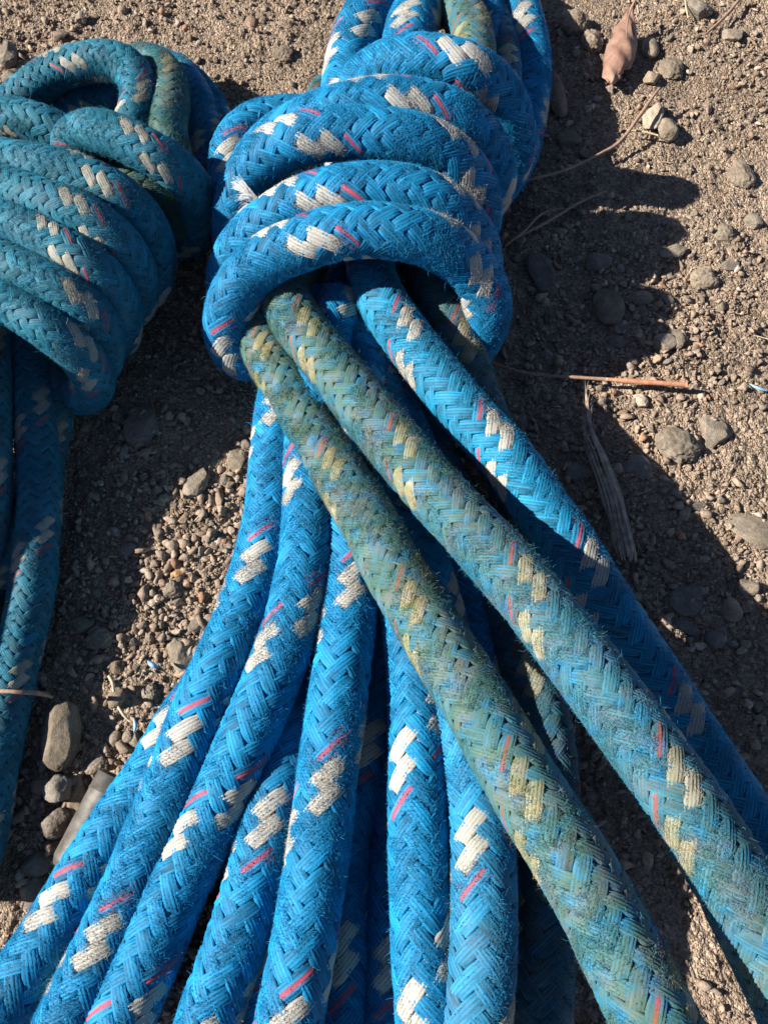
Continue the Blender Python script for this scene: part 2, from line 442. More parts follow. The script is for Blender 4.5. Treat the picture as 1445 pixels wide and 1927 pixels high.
def ground_h(x, y):
    h = 0.0028 * vnoise(x * 13, y * 13, seed=1) + 0.0014 * vnoise(x * 42, y * 42, seed=2)
    a = vnoise(x * 110, y * 110, seed=3); h = h + 0.0010 * a
    b = vnoise(x * 300, y * 300, seed=4); c = vnoise(x * 300 + 9, y * 300 + 4, seed=14)
    fine = 0.45 + 0.55 * np.clip(0.5 + 0.9 * vnoise(x * 17, y * 17, seed=15) - (y - .2) * 0.5, 0, 1)
    h = h + 0.0006 * b * fine
    wx = x + 0.0012 * b; wy = y + 0.0012 * c
    h = h + 0.0022 * worley(wx * 120, wy * 120, 21) * fine ** 2
    h = h + 0.00125 * worley(wx * 290, wy * 290, 22) * fine
    h = h + 0.00095 * worley(wx * 560, wy * 560, 23)
    h = h + 0.00022 * vnoise(x * 1250, y * 1250, seed=6)
    return h - 0.0034
gx = axis(-0.29, 0.29, 0.0006, 3.0); gy = axis(-0.10, 0.53, 0.00065, 3.5)
GX, GY = np.meshgrid(gx, gy)
GZ = ground_h(GX, GY)
far_mask = np.clip((np.hypot(GX, GY - .2) - .6) / 1.0, 0, 1)
GZ = GZ * (1 - .5 * far_mask)
Vg = np.stack([GX, GY, GZ], -1).reshape(-1, 3)
nx = len(gx); q = np.arange(len(gy) - 1)[:, None] * nx + np.arange(nx - 1)[None]
Fg = np.stack([q, q + 1, q + nx + 1, q + nx], -1).reshape(-1, 4)
tn = 1 + 0.10 * vnoise(Vg[:, 0] * 9, Vg[:, 1] * 9, seed=11) + 0.10 * vnoise(Vg[:, 0] * 45, Vg[:, 1] * 45, seed=12)
tint = np.stack([tn, tn, tn * 0.99, np.ones_like(tn)], 1)
ground = link('ground', new_mesh('ground', Vg, Fg, M_SOIL, tint))
tag(ground, 'bare dry brown earth with grit, under the rope hanks', None, None, 'structure')
def gh(x, y): return float(ground_h(np.array([x]), np.array([y]))[0])

# ------------------------------------------------------------------ stones
_bm = bmesh.new(); bmesh.ops.create_icosphere(_bm, subdivisions=5, radius=1)
ICO5 = (np.array([v.co[:] for v in _bm.verts]), np.array([[v.index for v in f.verts] for f in _bm.faces])); _bm.free()
_bm = bmesh.new(); bmesh.ops.create_icosphere(_bm, subdivisions=3, radius=1)
ICO3 = (np.array([v.co[:] for v in _bm.verts]), np.array([[v.index for v in f.verts] for f in _bm.faces])); _bm.free()
_bm = bmesh.new(); bmesh.ops.create_icosphere(_bm, subdivisions=2, radius=1)
ICO2 = (np.array([v.co[:] for v in _bm.verts]), np.array([[v.index for v in f.verts] for f in _bm.faces])); _bm.free()
def rock_verts(ico, seed, cuts=9, sharp=0.75, lump=0.16, rough=0.03):
    r_ = np.random.default_rng(seed); V = ico[0].copy()
    n = r_.normal(size=(cuts, 3)); n /= np.linalg.norm(n, axis=1, keepdims=True)
    for c in n:
        d = r_.uniform(sharp, 1.0) * 0.9
        t = V @ c; ex = np.maximum(0, t - d); V = V - np.outer(ex * 0.9, c)
    l1 = vnoise(V[:, 0]*1.6 + seed, V[:, 1]*1.6, V[:, 2]*1.6 + 5, seed=seed % 997)
    l2 = vnoise(V[:, 0]*5 + seed, V[:, 1]*5, V[:, 2]*5 + 5, seed=seed % 991)
    l3 = vnoise(V[:, 0]*14 + seed, V[:, 1]*14, V[:, 2]*14 + 5, seed=seed % 983)
    return V * (1 + lump * l1 + rough * 1.6 * l2 + rough * l3)[:, None]
def stone(px, py, w, h, rot=0, th=0.6, label=None, cat='stone', tint=(1, 1, 1), kind='rock', seed=None, sink=0.3, mat=None, name='stone', group=None, ico=ICO5):
    """w x h pixels across, rot in degrees anticlockwise, th = thickness against the smaller width"""
    seed = seed or int(px * 7 + py)
    c = at(px, py, 0.002)
    f = (CT - (963.5 - py) / FPX * ST); m = (CAM_H / f) / FPX        # metres per pixel
    a = w * m / 2; b = h * m / 2 / max(0.6, f * 0.98); zz = min(a, b) * th
    st = dict(rock=dict(cuts=9, sharp=.62, lump=.14, rough=.028), smooth=dict(cuts=5, sharp=.8, lump=.08, rough=.016),
              clod=dict(cuts=3, sharp=.85, lump=.22, rough=.07), slab=dict(cuts=11, sharp=.55, lump=.10, rough=.02))[kind]
    V = rock_verts(ico, seed, **st)
    V = V / np.abs(V).max(0)
    V = V * np.array([a, b, zz]); t = math.radians(rot)
    Rm = np.array([[math.cos(t), -math.sin(t), 0], [math.sin(t), math.cos(t), 0], [0, 0, 1]])
    V = V @ Rm.T
    z = gh(c[0], c[1]) + zz * (1 - sink * 2) * 1.0
    v = np.random.default_rng(seed).uniform(.88, 1.12)
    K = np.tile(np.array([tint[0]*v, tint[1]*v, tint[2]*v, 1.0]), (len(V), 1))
    o = link(name, new_mesh(name, V, ico[1], mat or M_STONE, K), None, (c[0], c[1], z))
    tag(o, label, cat, group)
    return o
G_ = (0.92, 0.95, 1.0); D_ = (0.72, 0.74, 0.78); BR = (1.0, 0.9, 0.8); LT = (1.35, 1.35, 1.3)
STONES = [
 (116,1384,72,134,3,1.0,'smooth grey-tan egg-shaped stone standing beside the left hank','smooth',(.80,.77,.70),.15),
 (336,1223,52,78,8,.5,'flat pale grey stone lying against the outermost blue strand','rock',(1.05,1.05,1.0),.3),
 (372,908,46,62,-25,.6,'wedge of grey-brown stone at the shadow edge between the hanks','rock',(1.05,1.03,.98),.3),
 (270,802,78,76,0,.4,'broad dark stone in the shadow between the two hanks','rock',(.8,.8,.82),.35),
 (110,1489,62,58,35,1.0,'pointed grey stone below the egg-shaped stone','rock',G_,.25),
 (136,1497,42,84,12,.6,'tall narrow brown stone beside the metal tube','rock',BR,.3),
 (97,1550,72,62,20,.9,'grey stone with flat sides left of the metal tube','rock',(.95,.93,.9),.3),
 (72,1478,38,34,0,.8,'rounded brown pebble below left of the egg-shaped stone','smooth',BR,.3),
 (176,1441,52,32,25,.7,'knobbly clod right above the metal tube end','clod',(.95,.92,.9),.3),
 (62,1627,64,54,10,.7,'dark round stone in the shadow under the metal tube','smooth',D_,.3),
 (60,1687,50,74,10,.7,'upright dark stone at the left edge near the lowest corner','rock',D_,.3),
 (58,1720,38,34,0,.7,'small brown stone half under the outermost blue strand','clod',BR,.3),
 (142,1170,48,36,20,.8,'dark lumpy clod above the egg-shaped stone','clod',(.85,.82,.8),.3),
 (182,1198,58,42,10,.8,'large lumpy earth clod lit at the shadow edge','clod',(.95,.92,.88),.3),
 (212,1252,34,28,10,.8,'square brown pebble right of the lumpy clods','rock',BR,.3),
 (216,1310,32,46,-25,.8,'egg-shaped brown pebble upper right of the big tan stone','smooth',BR,.3),
 (275,1300,38,36,0,.7,'crusty round clod left of the outermost strand','clod',(.95,.93,.88),.3),
 (365,1170,46,38,15,.6,'grey stone touching the outer side of the blue fan','rock',(.9,.88,.84),.3),
 (322,1105,42,34,0,.7,'brown clod lying below the amber pebble','clod',(.85,.82,.78),.3),
 (237,1387,26,30,0,.8,'small tan stone leaning on the outermost strand','rock',(1,.95,.9),.3),
 (248,1395,24,36,10,.7,'narrow upright pebble beside the outermost strand','smooth',(1,.95,.9),.3),
 (207,1388,26,34,-20,.7,'tilted oval pebble above the tube mouth','smooth',(1.05,1,.92),.3),
 (447,870,40,44,0,.7,'square earthy stone left of the strands near the knot','rock',(1,.95,.88),.3),
 (425,903,26,26,0,.8,'lumpy grey clod right of the grey-brown wedge','clod',(.95,.93,.9),.3),
 (466,910,22,24,0,.8,'small cube-like clod hard against the outermost strand','rock',BR,.3),
 (493,752,22,42,0,.8,'tan stone squeezed under the lowest turn of the knot','smooth',(1.1,1,.85),.2),
 (306,938,26,18,30,.7,'pale pebble catching light at the shadow edge','smooth',LT,.3),
 (237,1028,36,26,20,.7,'grey pebble just inside the shadow edge','smooth',(.95,.95,.95),.3),
 # right side
 (1276,841,92,66,-28,.55,'big earthy clod right of the wood splinter','clod',(1,.97,.92),.35),
 (1344,812,66,68,20,.45,'flat grey speckled stone beside the biggest clod','slab',(1.12,1.1,1.05),.35),
 (1418,996,124,62,-15,.35,'large flat speckled grey slab at the right edge','slab',(1.08,1.06,1.0),.4),
 (1377,1146,42,48,20,.8,'smooth tan stone on the outer shadow edge','smooth',(1.1,1.02,.9),.25),
 (1409,1102,44,34,-10,.7,'speckled round stone above the smooth tan stone','rock',(1.1,1.05,1),.3),
 (1249,646,50,34,15,.7,'pitted grey stone at the shadow edge above the red stick','rock',(1.08,1.05,1),.25),
 (1207,754,28,32,30,.8,'glinting white quartz chip below the red stick','rock',(1.9,1.9,1.85),.2),
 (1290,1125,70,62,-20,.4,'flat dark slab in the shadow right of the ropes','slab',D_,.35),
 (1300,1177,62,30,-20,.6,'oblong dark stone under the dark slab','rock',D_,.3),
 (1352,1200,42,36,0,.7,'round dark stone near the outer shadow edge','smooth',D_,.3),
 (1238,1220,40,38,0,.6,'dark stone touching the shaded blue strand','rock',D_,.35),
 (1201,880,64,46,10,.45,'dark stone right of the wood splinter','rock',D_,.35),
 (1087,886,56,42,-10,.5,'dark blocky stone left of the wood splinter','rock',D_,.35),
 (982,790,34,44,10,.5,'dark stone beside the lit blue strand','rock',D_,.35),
 (1315,951,38,18,10,.6,'thin dark flake on the lit earth below the big clod','slab',(.85,.85,.88),.25),
 (1232,215,42,52,-10,.75,'white and grey granite pebble beside the bent twig end','rock',(1.7,1.66,1.55),.25),
 (1256,240,46,38,-25,.7,'tan stone touching the granite pebble','rock',(1.1,1.03,.95),.25),
 (1083,43,56,36,10,.65,'oblong tan clod left of the dead leaf stem','clod',(1.08,1,.9),.3),
 (1115,72,44,42,0,.65,'round tan clod left of the dead leaf','clod',(1.05,.98,.9),.3),
 (1226,81,34,38,0,.7,'egg-shaped tan stone right of the dead leaf','smooth',(1.1,1.02,.92),.3),
 (1230,138,36,28,0,.7,'small tan stone below right of the dead leaf','rock',(1.08,1,.9),.3),
 (1268,117,52,40,20,.5,'low crusty clod right of the dead leaf','clod',(1,.95,.88),.35),
 (1316,14,46,42,20,.8,'blocky grey stone at the top edge','rock',(.95,.95,.95),.25),
 (1328,517,58,44,10,.55,'sandy clod on the lit ground right of the shadow fingers','clod',(1.05,1,.92),.35),
 (1270,468,62,26,22,.6,'long grey stone at the tip of a shadow finger','rock',(1.0,.98,.94),.25),
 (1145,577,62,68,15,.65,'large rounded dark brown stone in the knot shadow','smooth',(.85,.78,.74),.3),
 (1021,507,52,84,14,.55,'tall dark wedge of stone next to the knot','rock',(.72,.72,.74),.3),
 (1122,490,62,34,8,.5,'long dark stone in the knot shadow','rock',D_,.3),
 (1400,320,58,50,10,.5,'crumbly clod on the lit ground near the right edge','clod',(1.02,.96,.9),.35),
 (1368,430,52,42,0,.6,'round crumbly clod under the other clods at right','clod',(1,.96,.9),.35),
 (1073,249,52,32,-10,.5,'flat brown stone in the loop shadow','slab',(.85,.8,.75),.3),
 (1049,165,34,88,5,.7,'reddish brown stone tucked behind the big upper loop','smooth',(1,.82,.72),.25),
 (1424,407,36,30,0,.7,'speckled grey pebble at the far right edge','rock',(1.05,1.05,1.02),.3),
 (1379,58,58,28,15,.5,'flat grey stone near the upper right corner','slab',(1.1,1.06,1),.3),
 (1173,607,44,24,5,.5,'thin slate flake below the large dark brown stone','slab',(.8,.85,.92),.3),
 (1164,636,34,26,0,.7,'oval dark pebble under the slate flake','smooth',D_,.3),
 (1209,558,40,24,0,.7,'oval brown pebble on the shadow edge','smooth',(.95,.88,.8),.3),
 (1259,563,24,24,0,.8,'round speckled pebble just in the light','smooth',(1.05,1,.95),.3),
 (1380,492,46,22,15,.5,'pale grey chip of rock on the lit ground at right','slab',(1.0,1.0,1.02),.3),
 (1270,638,40,40,20,.6,'knobbly tan pebble right of the pitted grey stone','rock',(1.1,1.05,1),.3),
 (1032,665,24,26,10,.8,'light grey pebble in the shadow beside the knot','rock',(1.2,1.2,1.2),.25),
 (1051,676,20,20,0,.8,'small tan pebble beside the light grey one','smooth',(1.2,1.1,1),.25),
 # upper left
 (10,95,48,42,10,.7,'grey stone at the left edge above the left hank','rock',(.85,.84,.82),.3),
 (22,136,46,30,20,.7,'brown stone just above the left hank loop','rock',(.9,.87,.8),.3),
 (150,24,24,20,0,.8,'grey pebble at the top left with a short shadow','rock',(1.0,.98,.97),.25),
 (227,9,18,16,0,.8,'pinkish pebble at the top left edge','smooth',(1.3,1.1,1.05),.25),
 (472,34,26,22,0,.7,'orange-pink pebble on the plain ground above the knots','smooth',(1.25,.98,.85),.3),
 (533,95,44,28,-5,.6,'dark gritty clod alone on the ground left of the upper loop','clod',(.75,.7,.68),.3),
 (108,58,30,22,30,.5,'thin brown flake near the top left corner','slab',(1.05,.95,.85),.3),
]
for (px, py, w, h, rot, th, lab, kd, tn_, sk) in STONES:
    stone(px, py, w, h, rot, th, lab, tint=tn_, kind=kd, sink=sk)
stone(329,1074,26,17,15,.8,'small amber-orange pebble on the lit patch between the hanks','pebble',kind='smooth',mat=M_AMBER,sink=.2, name='pebble')

# unnamed pebbles one cannot tell apart
shared = []
for i in range(8):
    V = rock_verts(ICO3, 500 + i, cuts=13, sharp=.40, lump=.2, rough=.05); V = V / np.abs(V).max(0)
    v = [0.8, 1.0, 1.1, 0.9, 1.2, .95, 1.05, .85][i]
    K = np.tile(np.array([v, v * .97, v * .92, 1.0]), (len(V), 1))
    shared.append(new_mesh('pebble', V, ICO3[1], M_STONE, K))
taken = [(s_[0], s_[1], max(s_[2], s_[3]) / 2) for s_ in STONES]
n_p = 0
r_p = np.random.default_rng(55)
pebbles = []
while n_p < 240:
    x = r_p.uniform(0, 1445); y = r_p.uniform(0, 1927)
    ok = (x > 950 and y < 560) or (x > 1000 + (y - 560) * .55 and y < 1500) or (60 < x < 470 - max(0, y - 900) * .3 and 760 < y < 1560) or (y < 200 and x < 600 and r_p.uniform() < .25)
    if not ok: continue
    sz = 7 + r_p.gamma(2.0, 3.4)
    if math.hypot(x - 1100, (y - 520) * .8) < 170: sz *= 1.25
    if sz > 34: continue
    if any((x - a)**2 + (y - b)**2 < (c + sz * .6)**2 for a, b, c in taken): continue
    taken.append((x, y, sz / 2))
    c = at(x, y, 0.001); f = (CT - (963.5 - y) / FPX * ST); m = (CAM_H / f) / FPX
    o = link('pebble', shared[n_p % 8])
    sx, sy, sz_ = sz * m / 2 * r_p.uniform(.8, 1.2), sz * m / 2 * r_p.uniform(.7, 1.1), sz * m / 2 * r_p.uniform(.5, .8)
    o.scale = (sx, sy, sz_); o.rotation_euler = (r_p.uniform(-.3, .3), r_p.uniform(-.3, .3), r_p.uniform(0, 6.28))
    o.location = (c[0], c[1], gh(c[0], c[1]) + sz_ * .35)
    tag(o, 'tiny loose brown-grey pebble on the bare earth, one of the many', 'pebble', 'small pebbles scattered round the rope hanks')
    pebbles.append((x, y, sz, o)); n_p += 1
MARKS = [('the dead leaf',1172,80),('the granite pebble',1232,215),('the red stick',1230,720),('the wood splinter',1140,890),('the egg-shaped stone',116,1384),
 ('the metal tube',150,1540),('the amber pebble',329,1074),('the biggest earthy clod',1276,841),('the large dark brown stone',1145,577),('the long grey stone',1270,468),
 ('the broad dark stone',270,802),('the large speckled slab',1418,996),('the pitted grey stone',1249,646),('the dark flat slab',1290,1125),
 ('the tall dark wedge',1021,507),('the flat pale grey stone',336,1223),('the grey-brown wedge',372,908),('the longer dark twig',1051,404),('the blocky top stone',1316,14),('the smooth tan stone',1377,1146)]
WORDS = ['right', 'upper right', 'upper', 'upper left', 'left', 'lower left', 'lower', 'lower right']
best = {}
for p in pebbles:
    if p[2] < 9: continue
    for nm, mx_, my_ in MARKS:
        dx, dy = p[0] - mx_, my_ - p[1]; d_ = math.hypot(dx, dy)
        if d_ > 230: continue
        sec = int(round(math.degrees(math.atan2(dy, dx)) / 45)) % 8
        best.setdefault((nm, sec), []).append((d_, p))
used_ = set()
for (nm, sec), lst in sorted(best.items(), key=lambda t: min(a_[0] for a_ in t[1])):
    lst.sort(key=lambda a_: a_[0])
    for rank, (d_, p) in enumerate(lst[:3]):
        if id(p[3]) in used_: continue
        used_.add(id(p[3]))
        p[3]['label'] = ('nearest', 'second nearest', 'third nearest')[rank] + f' small pebble on the {WORDS[sec]} side of {nm}'
        p[3]['group'] = 'small pebbles scattered round the rope hanks'

# grit and crumbs: nobody could count them
def gravel():
    r_ = np.random.default_rng(91)
    n = 130000
    x = r_.uniform(-0.30, 0.32, n); y = r_.uniform(-0.10, 0.55, n)
    patch = np.exp(-((x + .075) / .055)**2 - ((y - .10) / .10)**2)
    patch = patch + 0.7 * np.exp(-((x - .115) / .05)**2 - ((y - .25) / .10)**2)
    dens = np.clip(0.45 + 0.5 * patch + 0.6 * vnoise(x * 22, y * 22, seed=31) + 0.25 * vnoise(x * 70, y * 70, seed=32), 0.05, 1)
    near = np.clip(1 - (y - 0.02) / 0.5, 0.25, 1)
    keep = r_.uniform(0, 1, n) < dens * (0.6 + .4 * near); x, y, near = x[keep], y[keep], near[keep]; n = len(x)
    size = (0.00028 + r_.gamma(0.95, 0.00048, n)) * (0.6 + 0.6 * near) * (1 + 0.5 * patch[keep]); size = np.where(r_.uniform(0, 1, n) < .05, r_.uniform(.0011, .0029, n), size); size = np.clip(size, 0.0003, 0.0032)
    z = ground_h(x, y)
    base = []
    for i in range(14):
        V = rock_verts(ICO2, 900 + i, cuts=14, sharp=.20, lump=.26, rough=.12); base.append(V / np.abs(V).max(0))
    base = np.array(base)
    which = r_.integers(0, 14, n)
    big = size > 0.0009
    V = base[which]
    sc = size[:, None] * np.stack([r_.uniform(.7, 1.6, n), r_.uniform(.55, 1.1, n), r_.uniform(.4, 1.0, n)], 1)
    V = V * sc[:, None]
    a = r_.uniform(0, 6.28, n); b = r_.uniform(-.6, .6, n)
    ca, sa, cb, sb = np.cos(a), np.sin(a), np.cos(b), np.sin(b)
    X, Y, Z = V[..., 0], V[..., 1], V[..., 2]
    Y2 = Y * cb[:, None] - Z * sb[:, None]; Z2 = Y * sb[:, None] + Z * cb[:, None]
    X3 = X * ca[:, None] - Y2 * sa[:, None]; Y3 = X * sa[:, None] + Y2 * ca[:, None]
    V = np.stack([X3 + x[:, None], Y3 + y[:, None], Z2 + (z + size * .42)[:, None]], -1)
    v = r_.normal(1.0, .17, n); warm = r_.normal(0, .04, n)
    K = np.stack([v * (1 + warm), v, v * (1 - warm) * .98, np.ones(n)], 1)
    rare = r_.uniform(0, 1, n); K[rare > .985, :3] *= 1.7; K[rare < .02, :3] *= [1.15, .85, .7]
    nv = V.shape[1]
    F = ICO2[1][None] + (np.arange(n) * nv)[:, None, None]
    o = link('grit', new_mesh('grit', V.reshape(-1, 3), F.reshape(-1, 3), M_GRAVEL, np.repeat(K, nv, 0), smooth=False))
    tag(o, 'fine grit and earth crumbs covering the ground', 'grit', None, 'stuff')
gravel()

# ------------------------------------------------------------------ twigs, leaf, splinter, tube, scraps
def tube_mesh(name, pts, rad, mat, nk=9, wob=0.15, seed=0, cap=True):
    s, C = spline(np.array([at(*p) for p in pts]), 0.0012)
    T, N, B = frames(C); t = np.linspace(0, 2*np.pi, nk, endpoint=False)
    r = np.interp(s / s[-1], np.linspace(0, 1, len(rad)), rad)
    rr = r[:, None] * (1 + wob * vnoise(s[:, None] * 220, np.arange(nk)[None] * 1.3, seed=seed))
    X = C[:, None] + rr[..., None] * (np.cos(t)[None, :, None] * N[:, None] + np.sin(t)[None, :, None] * B[:, None])
    a = np.arange(len(s) - 1)[:, None] * nk; b = np.arange(nk)[None]; b2 = (b + 1) % nk
    F = np.stack([a + b, a + b2, a + nk + b2, a + nk + b], -1).reshape(-1, 4)[:, ::-1]
    V = X.reshape(-1, 3)
    if cap:
        for e, rng_ in ((C[0], range(nk)), (C[-1], range((len(s)-1)*nk, len(s)*nk))):
            ci = len(V); V = np.vstack([V, e]); r0 = list(rng_)
            q = [[ci, r0[i], r0[(i+1) % nk], ci] for i in range(nk)]
            F = np.vstack([F, np.array([[a_, b_, c_, c_] for a_, b_, c_, _ in q])])
    org = C[0].copy()
    # degenerate quads are fine only as triangles: build with bmesh-free conversion
    me = bpy.data.meshes.new(name)
    me.from_pydata((V - org).tolist(), [], [tuple(dict.fromkeys(f)) for f in F.tolist()])
    me.polygons.foreach_set('use_smooth', [True] * len(me.polygons)); me.materials.append(mat)
    return me, org
def twig(pts, rad, mat, label, name='twig', cat='twig', **k):
    me, org = tube_mesh(name, pts, rad, mat, **k); o = link(name, me, None, org); tag(o, label, cat); return o
twig([(985,338,.004),(998,336,.006),(1058,321,.007),(1126,290,.006),(1164,268,.006),(1202,219,.009),(1222,190,.011),(1241,165,.012)],
     [.0011,.0009,.0008,.0008,.0010,.0010,.0011,.0007], M_TWIG, 'bent tan twig reaching from the knot to the granite pebble', seed=2)
twig([(890,655,.004),(915,678,.004),(960,694,.005),(1004,704,.005),(1087,710,.006),(1149,714,.007)],
     [.0007,.0008,.0008,.0008,.0009,.0010], M_TWIG, 'thin dark twig running from the knot to the red stick', seed=3)
twig([(1140,713,.0075),(1170,716,.0075),(1232,720,.008),(1292,724,.008)],
     [.0008,.0015,.0014,.0013], M_REDTWIG, 'straight reddish stick with its bark stripped, lying half in shadow', seed=4, name='stick', cat='stick')
twig([(958,452,.003),(1013,426,.004),(1051,404,.004),(1089,381,.004),(1141,358,.004)],
     [.0008,.0009,.0009,.0008,.0005], M_TWIG, 'longer dark twig in the shadow right of the knot', seed=5)
twig([(950,462,.003),(985,435,.005),(1022,400,.005),(1062,392,.004)], [.0006,.0007,.0007,.0004], M_TWIG, 'short forked twig crossing beside the longer dark twig', seed=6)
twig([(1180,244,.004),(1215,248,.004),(1238,254,.004)], [.0005,.0006,.0005], M_STRAW, 'short straw bit left of the tan stone under the granite pebble', name='straw', cat='straw', seed=7)
twig([(1394,-6,.004),(1366,28,.004),(1326,65,.004)], [.0009,.0010,.0006], M_TWIG, 'brown twig at the upper right corner', seed=8)
twig([(1289,0,.004),(1291,14,.004),(1295,33,.003)], [.0005,.0005,.0003], M_STRAW, 'thin white straw by the blocky grey stone at the top', name='straw', cat='straw', seed=9)
twig([(-12,1300,.026),(30,1302,.028),(70,1305,.022),(98,1312,.010)], [.0008,.0009,.0010,.0006], M_TWIG, 'dark twig lying across the left rope strand', seed=10)
twig([(205,1272,.005),(212,1286,.006),(214,1303,.006)], [.0007,.0007,.0006], M_STRAW, 'pale straw stub above the egg-shaped stone', name='straw', cat='straw', seed=11)
twig([(222,1330,.004),(232,1345,.004),(244,1358,.003)], [.0005,.0007,.0004], M_STRAW, 'bent tan straw left of the outermost strand', name='straw', cat='straw', seed=12)

def splinter():
    """rough weathered splinter of wood: bundled fibres of uneven length, cracked lengthwise, frayed at the thin end"""
    prof = [(1096,716,7),(1099,745,11),(1101,780,20),(1105,812,29),(1122,860,34),(1140,905,38),(1153,950,40),(1166,1000,40),(1176,1040,40),(1181,1066,38)]
    r_ = np.random.default_rng(5)
    V = []; F = []; nf = 12; base = 0
    cen = np.array([at(x, y, 0.006) for x, y, w in prof]); m = 0.00023
    wid = np.array([p[2] for p in prof]) * m
    s, C = spline(cen, 0.0010); W = np.interp(np.linspace(0, 1, len(s)), np.linspace(0, 1, len(prof)), wid)
    T, _, _ = frames(C); Sd = np.cross(T, np.array([0, 0, 1.0])); Sd /= np.linalg.norm(Sd, axis=1, keepdims=True)
    for i in range(nf + 14):
        loose = i >= nf
        if loose:
            u = r_.uniform(-1, 1); a = int(r_.uniform(.02, .25) * len(s)); b = a + int(r_.uniform(.08, .2) * len(s))
            if r_.uniform() < .35: b = len(s) - 1; a = b - int(.1 * len(s))
        else:
            u = (i + .5) / nf * 2 - 1
            a = int((0.04 + abs(u) * r_.uniform(.10, .24)) * len(s)) if i != 6 else 0
            b = len(s) - int(r_.uniform(0, .05) * len(s))
        ss = s[a:b]; n = len(ss); t_ = np.linspace(0, 1, n)
        off = u * W[a:b] / 2 + 0.00045 * vnoise(ss * 90, np.full(n, i * 3.1), seed=8)
        if loose: off = off + np.sign(u) * (0.0022 * (1 - t_) ** 2)
        crack = 0.0022 * np.clip(vnoise(ss * 30, np.full(n, i * 5.3), seed=18), 0, 1) if i in (3, 7) else 0
        zz = 0.0034 * np.sqrt(np.clip(1 - u*u, 0, 1)) + 0.0008 * vnoise(ss * 70, np.full(n, i * 1.7), seed=9) + r_.uniform(-.0007, .0007) - crack
        rr = (W[a:b] / nf * r_.uniform(.75, 1.15) if not loose else np.full(n, .00028)) * (1 + .35 * vnoise(ss * 160, np.full(n, i * 2.2), seed=10))
        rr = rr * np.minimum(1, (np.arange(n) * .5 + .6) / 6)
        cc = C[a:b] + Sd[a:b] * off[:, None] + np.array([0, 0, 1.0]) * np.broadcast_to(zz, (n,))[:, None]
        nk = 6; t = np.linspace(0, 2*np.pi, nk, endpoint=False)
        X = cc[:, None] + rr[:, None, None] * (np.cos(t)[None, :, None] * Sd[a:b][:, None] + (np.sin(t) * 1.4)[None, :, None] * np.array([0, 0, 1.0]))
        X[-1] = X[-1].mean(0) * .5 + X[-1] * .5
        g = np.arange(n - 1)[:, None] * nk; k = np.arange(nk)[None]; k2 = (k + 1) % nk
        F.append(np.stack([g + k, g + k2, g + nk + k2, g + nk + k], -1).reshape(-1, 4) + base); V.append(X.reshape(-1, 3)); base += n * nk
    V = np.vstack(V); org = C[0].copy()
    o = link('wood_splinter', new_mesh('wood_splinter', V - org, np.vstack(F), M_WOOD, smooth=False), None, org)
    tag(o, 'grey weathered wood splinter lying in shadow right of the ropes', 'wood splinter')
splinter()

def leaf():
    # outline of the dead leaf, rolled across its midrib and lifted off the ground
    mid = [(1194,2),(1186,22),(1182,40),(1178,62),(1173,86),(1166,112),(1157,136),(1149,154)]
    lef = [4, 10, 26, 34, 35, 31, 24, 6]; rig = [3, 8, 24, 31, 32, 27, 16, 5]
    s = np.linspace(0, 1, 60); tt = np.linspace(0, 1, len(mid)); m = 0.00030
    z0 = np.interp(s, [0, .25, .6, 1], [.016, .012, .010, .006])
    mx = np.interp(s, tt, [p[0] for p in mid]); my = np.interp(s, tt, [p[1] for p in mid])
    C = np.array([at(a, b, z) for a, b, z in zip(mx, my, z0)])
    wl_ = np.interp(s, tt, lef) * m; wr_ = np.interp(s, tt, rig) * m
    nu = 31; u = np.linspace(-1, 1, nu)
    V = []
    for i in range(60):
        tx = C[min(i+1, 59)] - C[max(i-1, 0)]; tx /= np.linalg.norm(tx); sd = np.cross(tx, [0, 0, 1]); sd /= np.linalg.norm(sd)
        for k in u:
            w = (wr_[i] if k < 0 else wl_[i]) * 1.25
            ang = abs(k) * 1.25; x = math.sin(ang) / 1.25 * w * np.sign(k); dz = -(1 - math.cos(ang)) / 1.25 * w
            # torn, uneven edge near the lower right
            notch = 1.0
            if k < -.40 and .70 < s[i] < .84: notch = .60 + .12 * math.sin(i * 2.3)
            if k > .6 and .35 < s[i] < .45: notch = .85
            x *= notch
            V.append(C[i] - sd * (-x) + np.array([0, 0, dz + 0.0006 * math.sin(i * .5 + k * 5)]) + 0.0004 * np.array([0, 0, random.uniform(-.3, .3)]))
    V = np.array(V); g = np.arange(59)[:, None] * nu + np.arange(nu - 1)[None]
    F = np.stack([g, g + 1, g + nu + 1, g + nu], -1).reshape(-1, 4)
    org = V.mean(0); o = link('dead_leaf', new_mesh('dead_leaf', V - org, F, M_LEAF), None, org)
    md = o.modifiers.new('thickness', 'SOLIDIFY'); md.thickness = 0.00035
    tag(o, 'curled pinkish brown dead leaf on the earth at the upper right', 'leaf')
    me, org2 = tube_mesh('midrib', [(1196,-4,.019),(1192,6,.018),(1183,28,.0150),(1180,48,.0137),(1178,72,.0126)], [.0007,.0006,.0005,.0004,.0002], M_LEAF, seed=3)
    link('midrib', me, o, Vector(org2) - Vector(org))
leaf()

